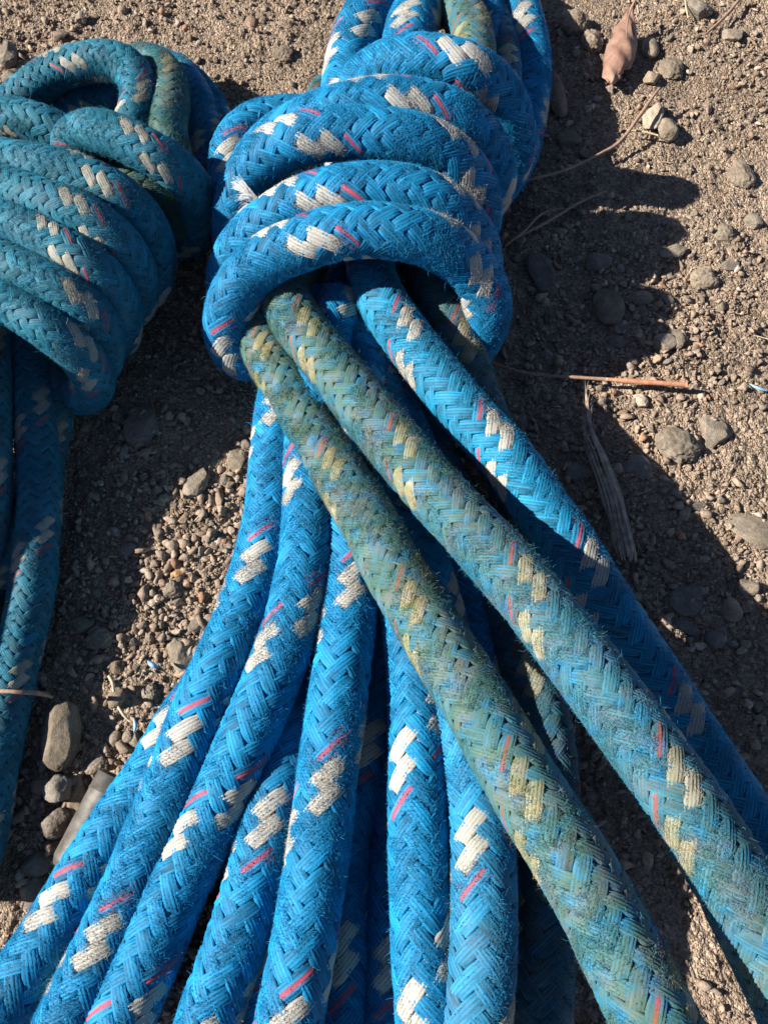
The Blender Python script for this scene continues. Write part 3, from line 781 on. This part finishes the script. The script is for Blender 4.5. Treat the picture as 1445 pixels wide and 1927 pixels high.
def metal_tube():
    a = at(221, 1462, .0085); b = at(128, 1640, .0085); ax = b - a; L = np.linalg.norm(ax); ax /= L
    sd = np.cross(ax, [0, 0, 1.0]); sd /= np.linalg.norm(sd); up = np.cross(sd, ax)
    Ro, Ri, nk = 0.0085, 0.0077, 64; t = np.linspace(0, 2*np.pi, nk, endpoint=False)
    prof = [(Ri, .02), (Ri, 0.0002), (Ri + .0003, 0), (Ro - .0002, 0), (Ro, 0.0003), (Ro, .0066), (Ro + .0002, .0070), (Ro + .0002, .0076), (Ro, .0080)] + [(Ro, x) for x in np.linspace(.012, L - .004, 14)] + [(Ro - .0012, L - .001), (Ro - .004, L), (0.0001, L)]
    V = []
    for i, (r, x) in enumerate(prof):
        dent = 1 - 0.05 * np.cos(2 * t) + 0.012 * np.sin(3 * t + x * 90)
        V.append(a + ax * x + (r * dent)[:, None] * (np.cos(t)[:, None] * sd + np.sin(t)[:, None] * up))
    V = np.vstack(V); n = len(prof); g = np.arange(n - 1)[:, None] * nk; k = np.arange(nk)[None]; k2 = (k + 1) % nk
    F = np.stack([g + k, g + k2, g + nk + k2, g + nk + k], -1).reshape(-1, 4)[:, ::-1]
    o = link('metal_tube', new_mesh('metal_tube', V - a, F, M_TUBE), None, a)
    tag(o, 'dull grey open-ended metal tube half under the outermost blue strand', 'tube')
metal_tube()

def scrap(pts, w, label):
    s, C = spline(np.array([at(*p) for p in pts]), .001); T, _, _ = frames(C)
    r_ = np.random.default_rng(int(pts[0][0])); sd = np.cross(T, [0.2, 0.1, 1.0]); sd /= np.linalg.norm(sd, axis=1, keepdims=True)
    W = w * np.sin(np.linspace(.25, 2.9, len(s)))[:, None]
    V = np.stack([C - sd * W, C + np.array([0, 0, .0005]), C + sd * W], 1).reshape(-1, 3)
    g = np.arange(len(s) - 1)[:, None] * 3 + np.arange(2)[None]; F = np.stack([g, g + 1, g + 4, g + 3], -1).reshape(-1, 4)
    org = C[0].copy(); o = link('plastic_scrap', new_mesh('plastic_scrap', V - org, F, M_PLASTIC), None, org)
    o.modifiers.new('thickness', 'SOLIDIFY').thickness = .0003
    tag(o, label, 'scrap')
scrap([(278,1244,.004),(288,1252,.006),(299,1256,.004)], .0012, 'small blue plastic scrap on the lit patch left of the strands')
scrap([(252,1352,.005),(255,1366,.005),(252,1380,.004)], .0008, 'thin pale blue plastic shred beside the outermost strand')
scrap([(1410,722,.003),(1426,729,.005),(1446,736,.004)], .0011, 'frayed blue plastic strip at the right edge')

def litter():
    """dry stalk bits and wood crumbs"""
    r_ = np.random.default_rng(12); V = []; F = []; base = 0
    for i in range(420):
        x = r_.uniform(-.27, .28); y = r_.uniform(-.08, .52); z = gh(x, y) + .0007
        L = .0015 + r_.gamma(1.6, .0018); w = r_.uniform(.00015, .0005); a = r_.uniform(0, 6.28); tl = r_.uniform(-.25, .35); bend = r_.normal(0, .5)
        n = 5; cc = []
        p = np.array([x, y, z]); 
        for q in range(n):
            cc.append(p.copy()); aa = a + bend * q / n; p = p + L / (n-1) * np.array([math.cos(aa), math.sin(aa), math.sin(tl)])
        cc = np.array(cc); sd = np.array([-math.sin(a), math.cos(a), 0])
        rr = w * np.array([.4, 1, 1, .9, .3])
        for q in range(n):
            for (e, f) in ((1, 0), (.3, .7), (-1, 0), (-.3, -.7)): V.append(cc[q] + sd * e * rr[q] + np.array([0, 0, f * rr[q]]))
        for q in range(n - 1):
            for k in range(4): F.append([base + q*4 + k, base + q*4 + (k+1) % 4, base + (q+1)*4 + (k+1) % 4, base + (q+1)*4 + k])
        base += n * 4
    o = link('plant_litter', new_mesh('plant_litter', np.array(V), np.array(F), M_STRAW))
    tag(o, 'tiny bits of straw and wood strewn over the earth', 'litter', None, 'stuff')
litter()
#ROPES#
# ------------------------------------------------------------------ right hank
E1 = at(690, 700, 0.0); hank = reparent_root('rope_hank', (0, 0, 0))
hank.location = (0, 0, 0)
tag(hank, 'bright blue braided rope hank bound with five turns, its green-stained strands fanning towards the viewer', 'rope hank')
def H(name, pts, **k): return strand(name, hank, pts, **k)

# turns bound round the bundle, lowest first; each goes up the left side, over and down the right, and closes underneath
H('binding_turn', [(610,560,.016),(520,650,.014),(462,672,.020),(430,628,.035),(437,570,.050),(470,515,.060),(520,478,.069),(560,462,.074),(615,443,.080),(680,433,.082),(745,437,.082),(800,449,.078),(848,472,.071),(888,508,.060),(911,548,.050),(915,596,.039),(896,642,.026),(850,690,.015),(770,680,.012),(690,640,.012)],
  anchor=(585,458), rev=True)
H('binding_turn', [(600,520,.016),(500,580,.014),(440,560,.025),(436,520,.039),(450,475,.051),(500,424,.063),(560,386,.072),(645,361,.080),(720,356,.081),(780,365,.080),(830,388,.075),(866,420,.066),(892,458,.055),(900,500,.042),(885,545,.028),(800,580,.016),(700,560,.013)],
  anchor=(597,383), rev=True)
H('binding_turn', [(620,460,.016),(520,500,.014),(452,480,.024),(444,430,.040),(452,370,.055),(482,312,.067),(535,273,.077),(600,253,.083),(680,250,.084),(755,257,.084),(818,277,.079),(865,312,.070),(893,356,.058),(900,400,.044),(885,450,.028),(800,480,.016),(700,470,.013)],
  anchor=(610,273), rev=True)
H('binding_turn', [(640,400,.016),(560,420,.014),(478,400,.022),(466,350,.038),(482,305,.053),(525,260,.066),(585,227,.076),(645,207,.081),(702,196,.084),(758,195,.084),(820,206,.081),(868,229,.075),(905,266,.063),(926,310,.049),(926,355,.034),(890,400,.018),(800,410,.013),(720,400,.013)],
  anchor=(775,190), rev=True)
H('binding_turn', [(700,330,.016),(650,300,.014),(628,240,.024),(650,190,.044),(690,146,.060),(735,121,.073),(780,113,.080),(825,114,.082),(872,126,.081),(912,146,.074),(942,178,.064),(960,222,.051),(966,275,.034),(948,325,.020),(880,350,.013),(790,340,.013)],
  anchor=(868,90))
H('binding_turn', [(600,420,.013),(520,520,.014),(458,480,.022),(446,430,.033),(437,385,.040),(434,335,.044),(437,287,.046),(462,247,.047),(510,227,.046),(570,225,.045),(640,240,.044),(720,260,.043)],
  anchor=(432,285), rev=True)

# loops at the head of the hank
H('head_loop', [(660,330,.030),(648,230,.028),(652,150,.026),(664,85,.028),(690,28,.032),(735,-30,.036),(790,-62,.028),(860,-62,.020),(925,-38,.017),(965,5,.016),(986,58,.016),(993,115,.016),(990,175,.017),(980,230,.018),(960,300,.019),(900,380,.020)],
  D=.0285, anchor=(984,25), rev=True, label='largest bright blue loop at the head')
H('head_loop', [(760,260,.045),(762,170,.046),(766,100,.044),(775,50,.040),(800,0,.034),(835,-30,.026),(875,-35,.020),(900,-10,.018),(905,60,.022),(900,150,.022)],
  D=.030, anchor=(762,14), label='bright blue inner loop at the head')
H('head_loop', [(800,-60,.016),(815,-20,.024),(845,3,.034),(872,28,.039),(887,66,.042),(890,110,.044),(880,170,.045),(860,260,.040)],
  D=.0255, anchor=(800,60), stain=.95, label='green-stained inner loop at the head')
H('head_loop', [(900,-30,.014),(922,30,.018),(938,80,.021),(944,120,.024),(944,170,.026),(930,240,.026)],
  anchor=(957,95), stain=.55, label='shaded, grey-stained inner loop at the head')
H('head_loop', [(700,200,.020),(650,180,.014),(615,168,.012),(600,190,.012),(610,240,.014)], D=.018, stain=.9, label='green-stained end showing behind the large loop')

# strands running through the binding and out towards the viewer
H('rope_strand', [(560,430,.035),(500,520,.038),(480,590,.038),(500,655,.035),(538,722,.036),(602,838,.040),(684,963,.050),(741,1074,.060),(812,1188,.068),(895,1320,.079),(993,1490,.090),(1070,1610,.094),(1140,1735,.097),(1218,1895,.102),(1280,2020,.105)],
  D=.0242, anchor=(775,1130), stain=[.9,.95,1,.95,.85,.95,.9,.85,.8,.85], NC=10, label='olive-stained upper strand nearest the left', white_dirt=.25, fuzz=1.2)
H('rope_strand', [(640,420,.039),(560,500,.044),(535,552,.046),(562,610,.047),(608,668,.048),(705,790,.052),(817,925,.060),(895,1007,.065),(975,1096,.071),(1108,1263,.078),(1225,1422,.084),(1345,1600,.086),(1448,1790,.086),(1540,1980,.086)],
  D=.0250, anchor=(1005,1085), stain=[.95,1,.95,.9,.85,.7,.6,.6,.7,.8], NC=10, label='green-tinged upper strand crossing to the right', white_dirt=.15, fuzz=1.1)
H('rope_strand', [(740,400,.042),(700,470,.044),(700,520,.046),(733,590,.048),(790,668,.048),(870,770,.050),(957,866,.050),(1023,963,.048),(1064,1018,.047),(1143,1146,.043),(1225,1270,.038),(1320,1418,.037),(1398,1535,.036),(1500,1700,.035)],
  anchor=(940,800), stain=[.1,.15,.12,.05,.1,.08,.05], tone=(1.3,1.12,1.0), label='bright blue strand furthest right', pitch=2.75, NC=8, fuzz=.7)
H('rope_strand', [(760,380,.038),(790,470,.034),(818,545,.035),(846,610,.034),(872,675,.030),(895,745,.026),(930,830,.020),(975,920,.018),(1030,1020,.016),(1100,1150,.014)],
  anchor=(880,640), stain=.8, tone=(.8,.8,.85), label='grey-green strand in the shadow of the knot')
H('rope_strand', [(620,420,.025),(625,500,.028),(650,580,.030),(690,670,.030),(740,770,.028),(785,870,.025),(820,960,.021),(850,1060,.017),(875,1160,.014),(895,1280,.012),(900,1400,.012)],
  anchor=(822,1037), rev=True, label='shaded blue strand between the two green-stained ones')
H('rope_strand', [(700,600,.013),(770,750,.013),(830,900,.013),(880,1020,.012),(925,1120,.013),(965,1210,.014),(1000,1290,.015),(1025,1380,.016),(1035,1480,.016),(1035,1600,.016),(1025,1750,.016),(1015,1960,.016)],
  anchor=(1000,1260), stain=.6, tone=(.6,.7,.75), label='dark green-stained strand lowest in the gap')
# the fan of clean blue strands at the lower left
H('rope_strand', [(600,620,.020),(560,760,.018),(530,900,.013),(490,1080,.012),(440,1210,.012),(396,1290,.012),(343,1364,.013),(290,1456,.014),(225,1548,.013),(162,1646,.013),(90,1768,.013),(40,1842,.013),(-40,1960,.013)],
  anchor=(82,1704), NC=8, tone=(1, 1.12, 1.12), label='outermost blue strand of the lower left fan')
H('rope_strand', [(600,560,.035),(560,660,.033),(530,760,.030),(518,860,.028),(507,975,.026),(483,1078,.026),(452,1168,.027),(416,1252,.029),(378,1335,.027),(338,1440,.024),(300,1540,.021),(243,1680,.020),(180,1815,.020),(115,1950,.020)],
  anchor=(475,1056), NC=8, tone=(1, 1.12, 1.12), label='blue strand second from the outside of the fan')
H('rope_strand', [(640,560,.040),(610,660,.038),(590,760,.036),(580,860,.034),(582,950,.034),(576,1045,.034),(560,1128,.034),(538,1208,.034),(502,1300,.032),(460,1400,.029),(422,1487,.026),(368,1604,.024),(324,1697,.024),(274,1816,.024),(215,1950,.024)],
  anchor=(484,1222), NC=8, tone=(1, 1.12, 1.12), label='blue strand third from the outside of the fan')
H('rope_strand', [(650,850,.014),(630,1000,.013),(610,1150,.012),(580,1285,.012),(555,1370,.015),(533,1450,.019),(508,1540,.023),(488,1620,.024),(463,1712,.024),(436,1795,.024),(406,1880,.024),(378,1970,.024)],
  anchor=(504,1533), rev=True, NC=8, tone=(1, 1.12, 1.12), label='low blue strand in the middle of the fan')
H('rope_strand', [(680,700,.038),(668,820,.036),(660,930,.034),(662,1010,.033),(661,1090,.033),(654,1170,.034),(646,1240,.035),(636,1310,.036),(625,1390,.036),(616,1460,.035),(607,1540,.035),(596,1620,.036),(584,1700,.037),(571,1780,.038),(556,1860,.038),(535,1960,.038)],
  anchor=(662,1092), NC=8, tone=(1, 1.12, 1.12), label='upper blue strand just left of the gap', pitch=3.25)
H('rope_strand', [(600,1500,.012),(575,1640,.012),(548,1725,.012),(520,1800,.013),(495,1870,.013),(470,1950,.013)],
  anchor=(500,1786), rev=True, NC=8, tone=(1, 1.12, 1.12), label='low blue strand showing beside the upper one at the lower edge')
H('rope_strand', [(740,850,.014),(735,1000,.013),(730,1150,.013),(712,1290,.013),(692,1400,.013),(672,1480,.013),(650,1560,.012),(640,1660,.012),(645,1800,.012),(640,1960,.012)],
  anchor=(692,1400), rev=True, tone=(.8,.85,.9), NC=8, label='shaded blue strand deep in the gap')  # lower tone paints in the shade of the gap
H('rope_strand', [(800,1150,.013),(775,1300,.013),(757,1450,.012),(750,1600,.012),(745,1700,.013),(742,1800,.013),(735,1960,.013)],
  anchor=(733,1806), rev=True, tone=(.8,.85,.9), NC=8, label='shaded blue strand under the middle one')  # shade under the neighbouring strand painted in by the lower tone
H('rope_strand', [(720,900,.034),(745,1030,.033),(765,1140,.032),(778,1230,.032),(785,1320,.032),(786,1420,.033),(787,1520,.034),(790,1620,.034),(794,1700,.034),(797,1780,.034),(803,1860,.034),(812,1970,.034)],
  anchor=(750,1431), rev=True, NC=8, tone=(1, 1.12, 1.12), label='bright blue strand in the middle of the lower edge', pitch=3.45, fuzz=.6)
H('rope_strand', [(770,980,.034),(820,1150,.034),(850,1280,.034),(880,1400,.036),(897,1480,.038),(906,1560,.040),(910,1640,.042),(911,1720,.043),(908,1800,.043),(903,1870,.043),(896,1970,.043)],
  anchor=(884,1579), rev=True, stain=[0,.05,.1,.15,.25,.3], NC=8, tone=(1, 1.12, 1.12), label='blue strand right of the middle, beside the olive-stained one')

# burst white yarn on the knot
def tuft(parent, starts, name='frayed_yarn'):
    r_ = np.random.default_rng(3); allp = []
    for (x0, y0, z0, x1, y1, z1, n, spread) in starts:
        a = at(x0, y0, z0); b = at(x1, y1, z1)
        for i in range(n):
            e = b + r_.normal(0, spread, 3); t = np.linspace(0, 1, 6)[:, None]
            p = a + (e - a) * t + r_.normal(0, .0003, 3) + np.array([0, 0, .0020]) * np.sin(t * 3.1) + np.cumsum(r_.normal(0, .00022, (6, 3)), 0)
            allp.append(p)
    pt = np.array(allp); org = pt[0, 0].copy(); n = len(pt)
    hc = bpy.data.hair_curves.new(name); hc.add_curves([6] * n)
    hc.attributes['position'].data.foreach_set('vector', np.ascontiguousarray(pt - org, dtype=np.float32).ravel())
    ra = hc.attributes.get('radius') or hc.attributes.new('radius', 'FLOAT', 'POINT')
    ra.data.foreach_set('value', np.full(n * 6, .00006, dtype=np.float32))
    ca = hc.attributes.new('tint', 'FLOAT_COLOR', 'CURVE')
    ca.data.foreach_set('color', np.tile(np.array([.55, .55, .54, 0], dtype=np.float32), n))
    hc.materials.append(M_FUZZ); o = link(name, hc, parent, org); o['label'] = 'burst tuft of white fibres on the left of the knot'
tuft(hank, [(486,384,.071,446,347,.069,110,.0013), (480,380,.071,455,372,.070,60,.0009), (478,386,.070,452,405,.063,80,.0009)])

# ------------------------------------------------------------------ left hank
hank2 = reparent_root('rope_hank', (0, 0, 0))
tag(hank2, 'duller teal-blue braided rope hank cut off by the left edge, mostly in shadow', 'rope hank')
DL = 0.020; TL = (1.2, .84, .68)
def G(name, pts, D=DL, stain=.24, tone=TL, **k): k.setdefault('NC', 10); k.setdefault('white_dirt', .3); return strand(name, hank2, pts, D=D, stain=stain, tone=tone, **k)
G('binding_turn', [(-60,700,.012),(-140,640,.020),(-150,570,.040),(-90,535,.056),(-40,545,.062),(20,574,.066),(80,609,.065),(130,646,.058),(164,684,.046),(176,718,.032),(160,742,.020),(90,730,.012),(0,700,.012)], anchor=(158,640), rev=True)
G('binding_turn', [(-60,620,.012),(-150,560,.020),(-150,500,.040),(-90,470,.060),(-40,476,.066),(0,489,.069),(52,512,.071),(112,542,.070),(157,574,.064),(187,610,.053),(196,648,.038),(186,688,.022),(120,680,.013),(30,640,.012)], anchor=(124,488), rev=True)
G('binding_turn', [(-60,560,.012),(-160,480,.020),(-150,420,.045),(-80,395,.064),(-20,405,.070),(50,430,.074),(105,460,.075),(153,487,.073),(192,520,.066),(217,557,.055),(228,597,.040),(218,640,.024),(150,630,.013),(50,580,.012)], anchor=(90,420), rev=True)
G('binding_turn', [(-60,490,.012),(-160,400,.020),(-140,340,.045),(-70,325,.066),(0,345,.074),(65,370,.078),(130,393,.079),(181,421,.076),(221,454,.069),(248,492,.057),(259,534,.042),(248,580,.025),(170,560,.013),(60,520,.012)], anchor=(134,371), rev=True)
G('binding_turn', [(-60,430,.012),(-160,350,.020),(-130,285,.045),(-60,278,.066),(0,298,.074),(62,310,.078),(122,323,.079),(177,342,.078),(226,370,.074),(263,406,.065),(287,449,.052),(294,495,.038),(278,545,.022),(190,520,.013),(80,470,.012)], anchor=(183,335), rev=True)
G('binding_turn', [(180,350,.040),(148,305,.055),(136,268,.066),(165,247,.074),(210,252,.079),(262,275,.079),(312,303,.074),(350,335,.063),(372,375,.046),(368,430,.026),(300,470,.014)], anchor=(292,318), rev=True, label='crossing turn over the head of the binding')
G('head_loop', [(-60,310,.040),(-20,250,.042),(12,208,.044),(60,166,.050),(104,136,.055),(152,119,.059),(200,113,.061),(236,124,.061),(258,150,.060),(263,185,.058),(252,228,.056),(230,280,.050)], anchor=(140,118), label='large blue loop curving over the head')
G('head_loop', [(-70,225,.052),(-20,222,.056),(30,222,.059),(80,234,.059),(120,256,.055),(160,300,.045)], anchor=(12,250), label='thick blue loop at the left edge')
G('head_loop', [(80,270,.030),(105,228,.032),(142,205,.035),(180,189,.037),(228,184,.037),(280,200,.032),(310,250,.028)], anchor=(155,205), tone=(1.0,1.0,.9), label='short blue piece seen through the large loop')
G('head_loop', [(215,150,.028),(250,122,.038),(288,120,.048),(314,145,.054),(321,190,.056),(316,240,.055),(326,300,.050),(340,360,.042)], anchor=(318,118), stain=.75, label='green-stained loop right of the large one')
G('head_loop', [(300,120,.018),(340,143,.026),(368,185,.031),(382,240,.034),(386,300,.034),(378,365,.030),(350,430,.022)], anchor=(370,262), rev=True, tone=(1,1,.95), label='shaded blue loop behind the green-stained one')
G('head_loop', [(330,130,.012),(375,170,.014),(402,215,.017),(414,270,.018),(408,340,.018),(385,410,.015),(340,470,.012)], anchor=(405,226), rev=True, tone=(1,1,.95), label='lowest shaded loop next to the other hank')
G('head_loop', [(190,300,.050),(240,325,.052),(285,345,.048),(325,385,.038),(335,440,.025)], stain=.9, label='green-stained piece under the crossing turn')
G('rope_strand', [(150,420,.030),(110,520,.032),(60,600,.030),(58,680,.026),(64,770,.023),(70,850,.020),(74,930,.018),(69,1020,.016),(60,1110,.015),(42,1195,.011),(24,1270,.009),(6,1360,.008),(-11,1440,.008),(-32,1560,.008),(-66,1700,.008)], anchor=(80,751), rev=True, label='shaded blue strand leaving the binding')
G('rope_strand', [(170,480,.020),(130,580,.022),(108,650,.020),(103,730,.017),(98,790,.014),(84,855,.011),(72,920,.010),(50,1000,.010),(20,1120,.010)], anchor=(112,814), rev=True, stain=.55, label='green-tinged strand slipping under its neighbour')
G('rope_strand', [(40,470,.035),(-10,560,.038),(-22,640,.038),(-20,740,.034),(-20,850,.029),(-22,960,.023),(-34,1080,.016),(-60,1200,.012),(-100,1340,.010)], anchor=(0,890), rev=True, stain=.4, label='strand at the left edge')
# unseen strands inferred beyond the left edge, placed to cast shadow between the hanks
def shadow_caster(k, z):
    off = np.array([trav.x, trav.y, 0]) * z / math.tan(SUN_EL)
    pts = []
    for (px, py) in ((470,800),(400,850),(330,905),(260,990),(200,1085),(150,1180),(104,1262),(74,1335),(52,1400),(10,1475),(-80,1540)):
        g = at(px, py, 0.0); p = g - off + np.array([-0.017 * k - 0.010, 0.0, z])
        pts.append(p)
    pts = [np.array([pts[0][0] - 0.02, pts[0][1] + 0.10, .05]), np.array([pts[0][0] - .01, pts[0][1] + .05, z * .8])] + pts
    q = [(*project(p), p[2]) for p in pts]
    G('rope_strand', q, stain=.4, label='raised strand beyond the left edge')
for k_, z_ in ((0, .085), (1, .070), (2, .056), (3, .043), (4, .030)): shadow_caster(k_, z_)
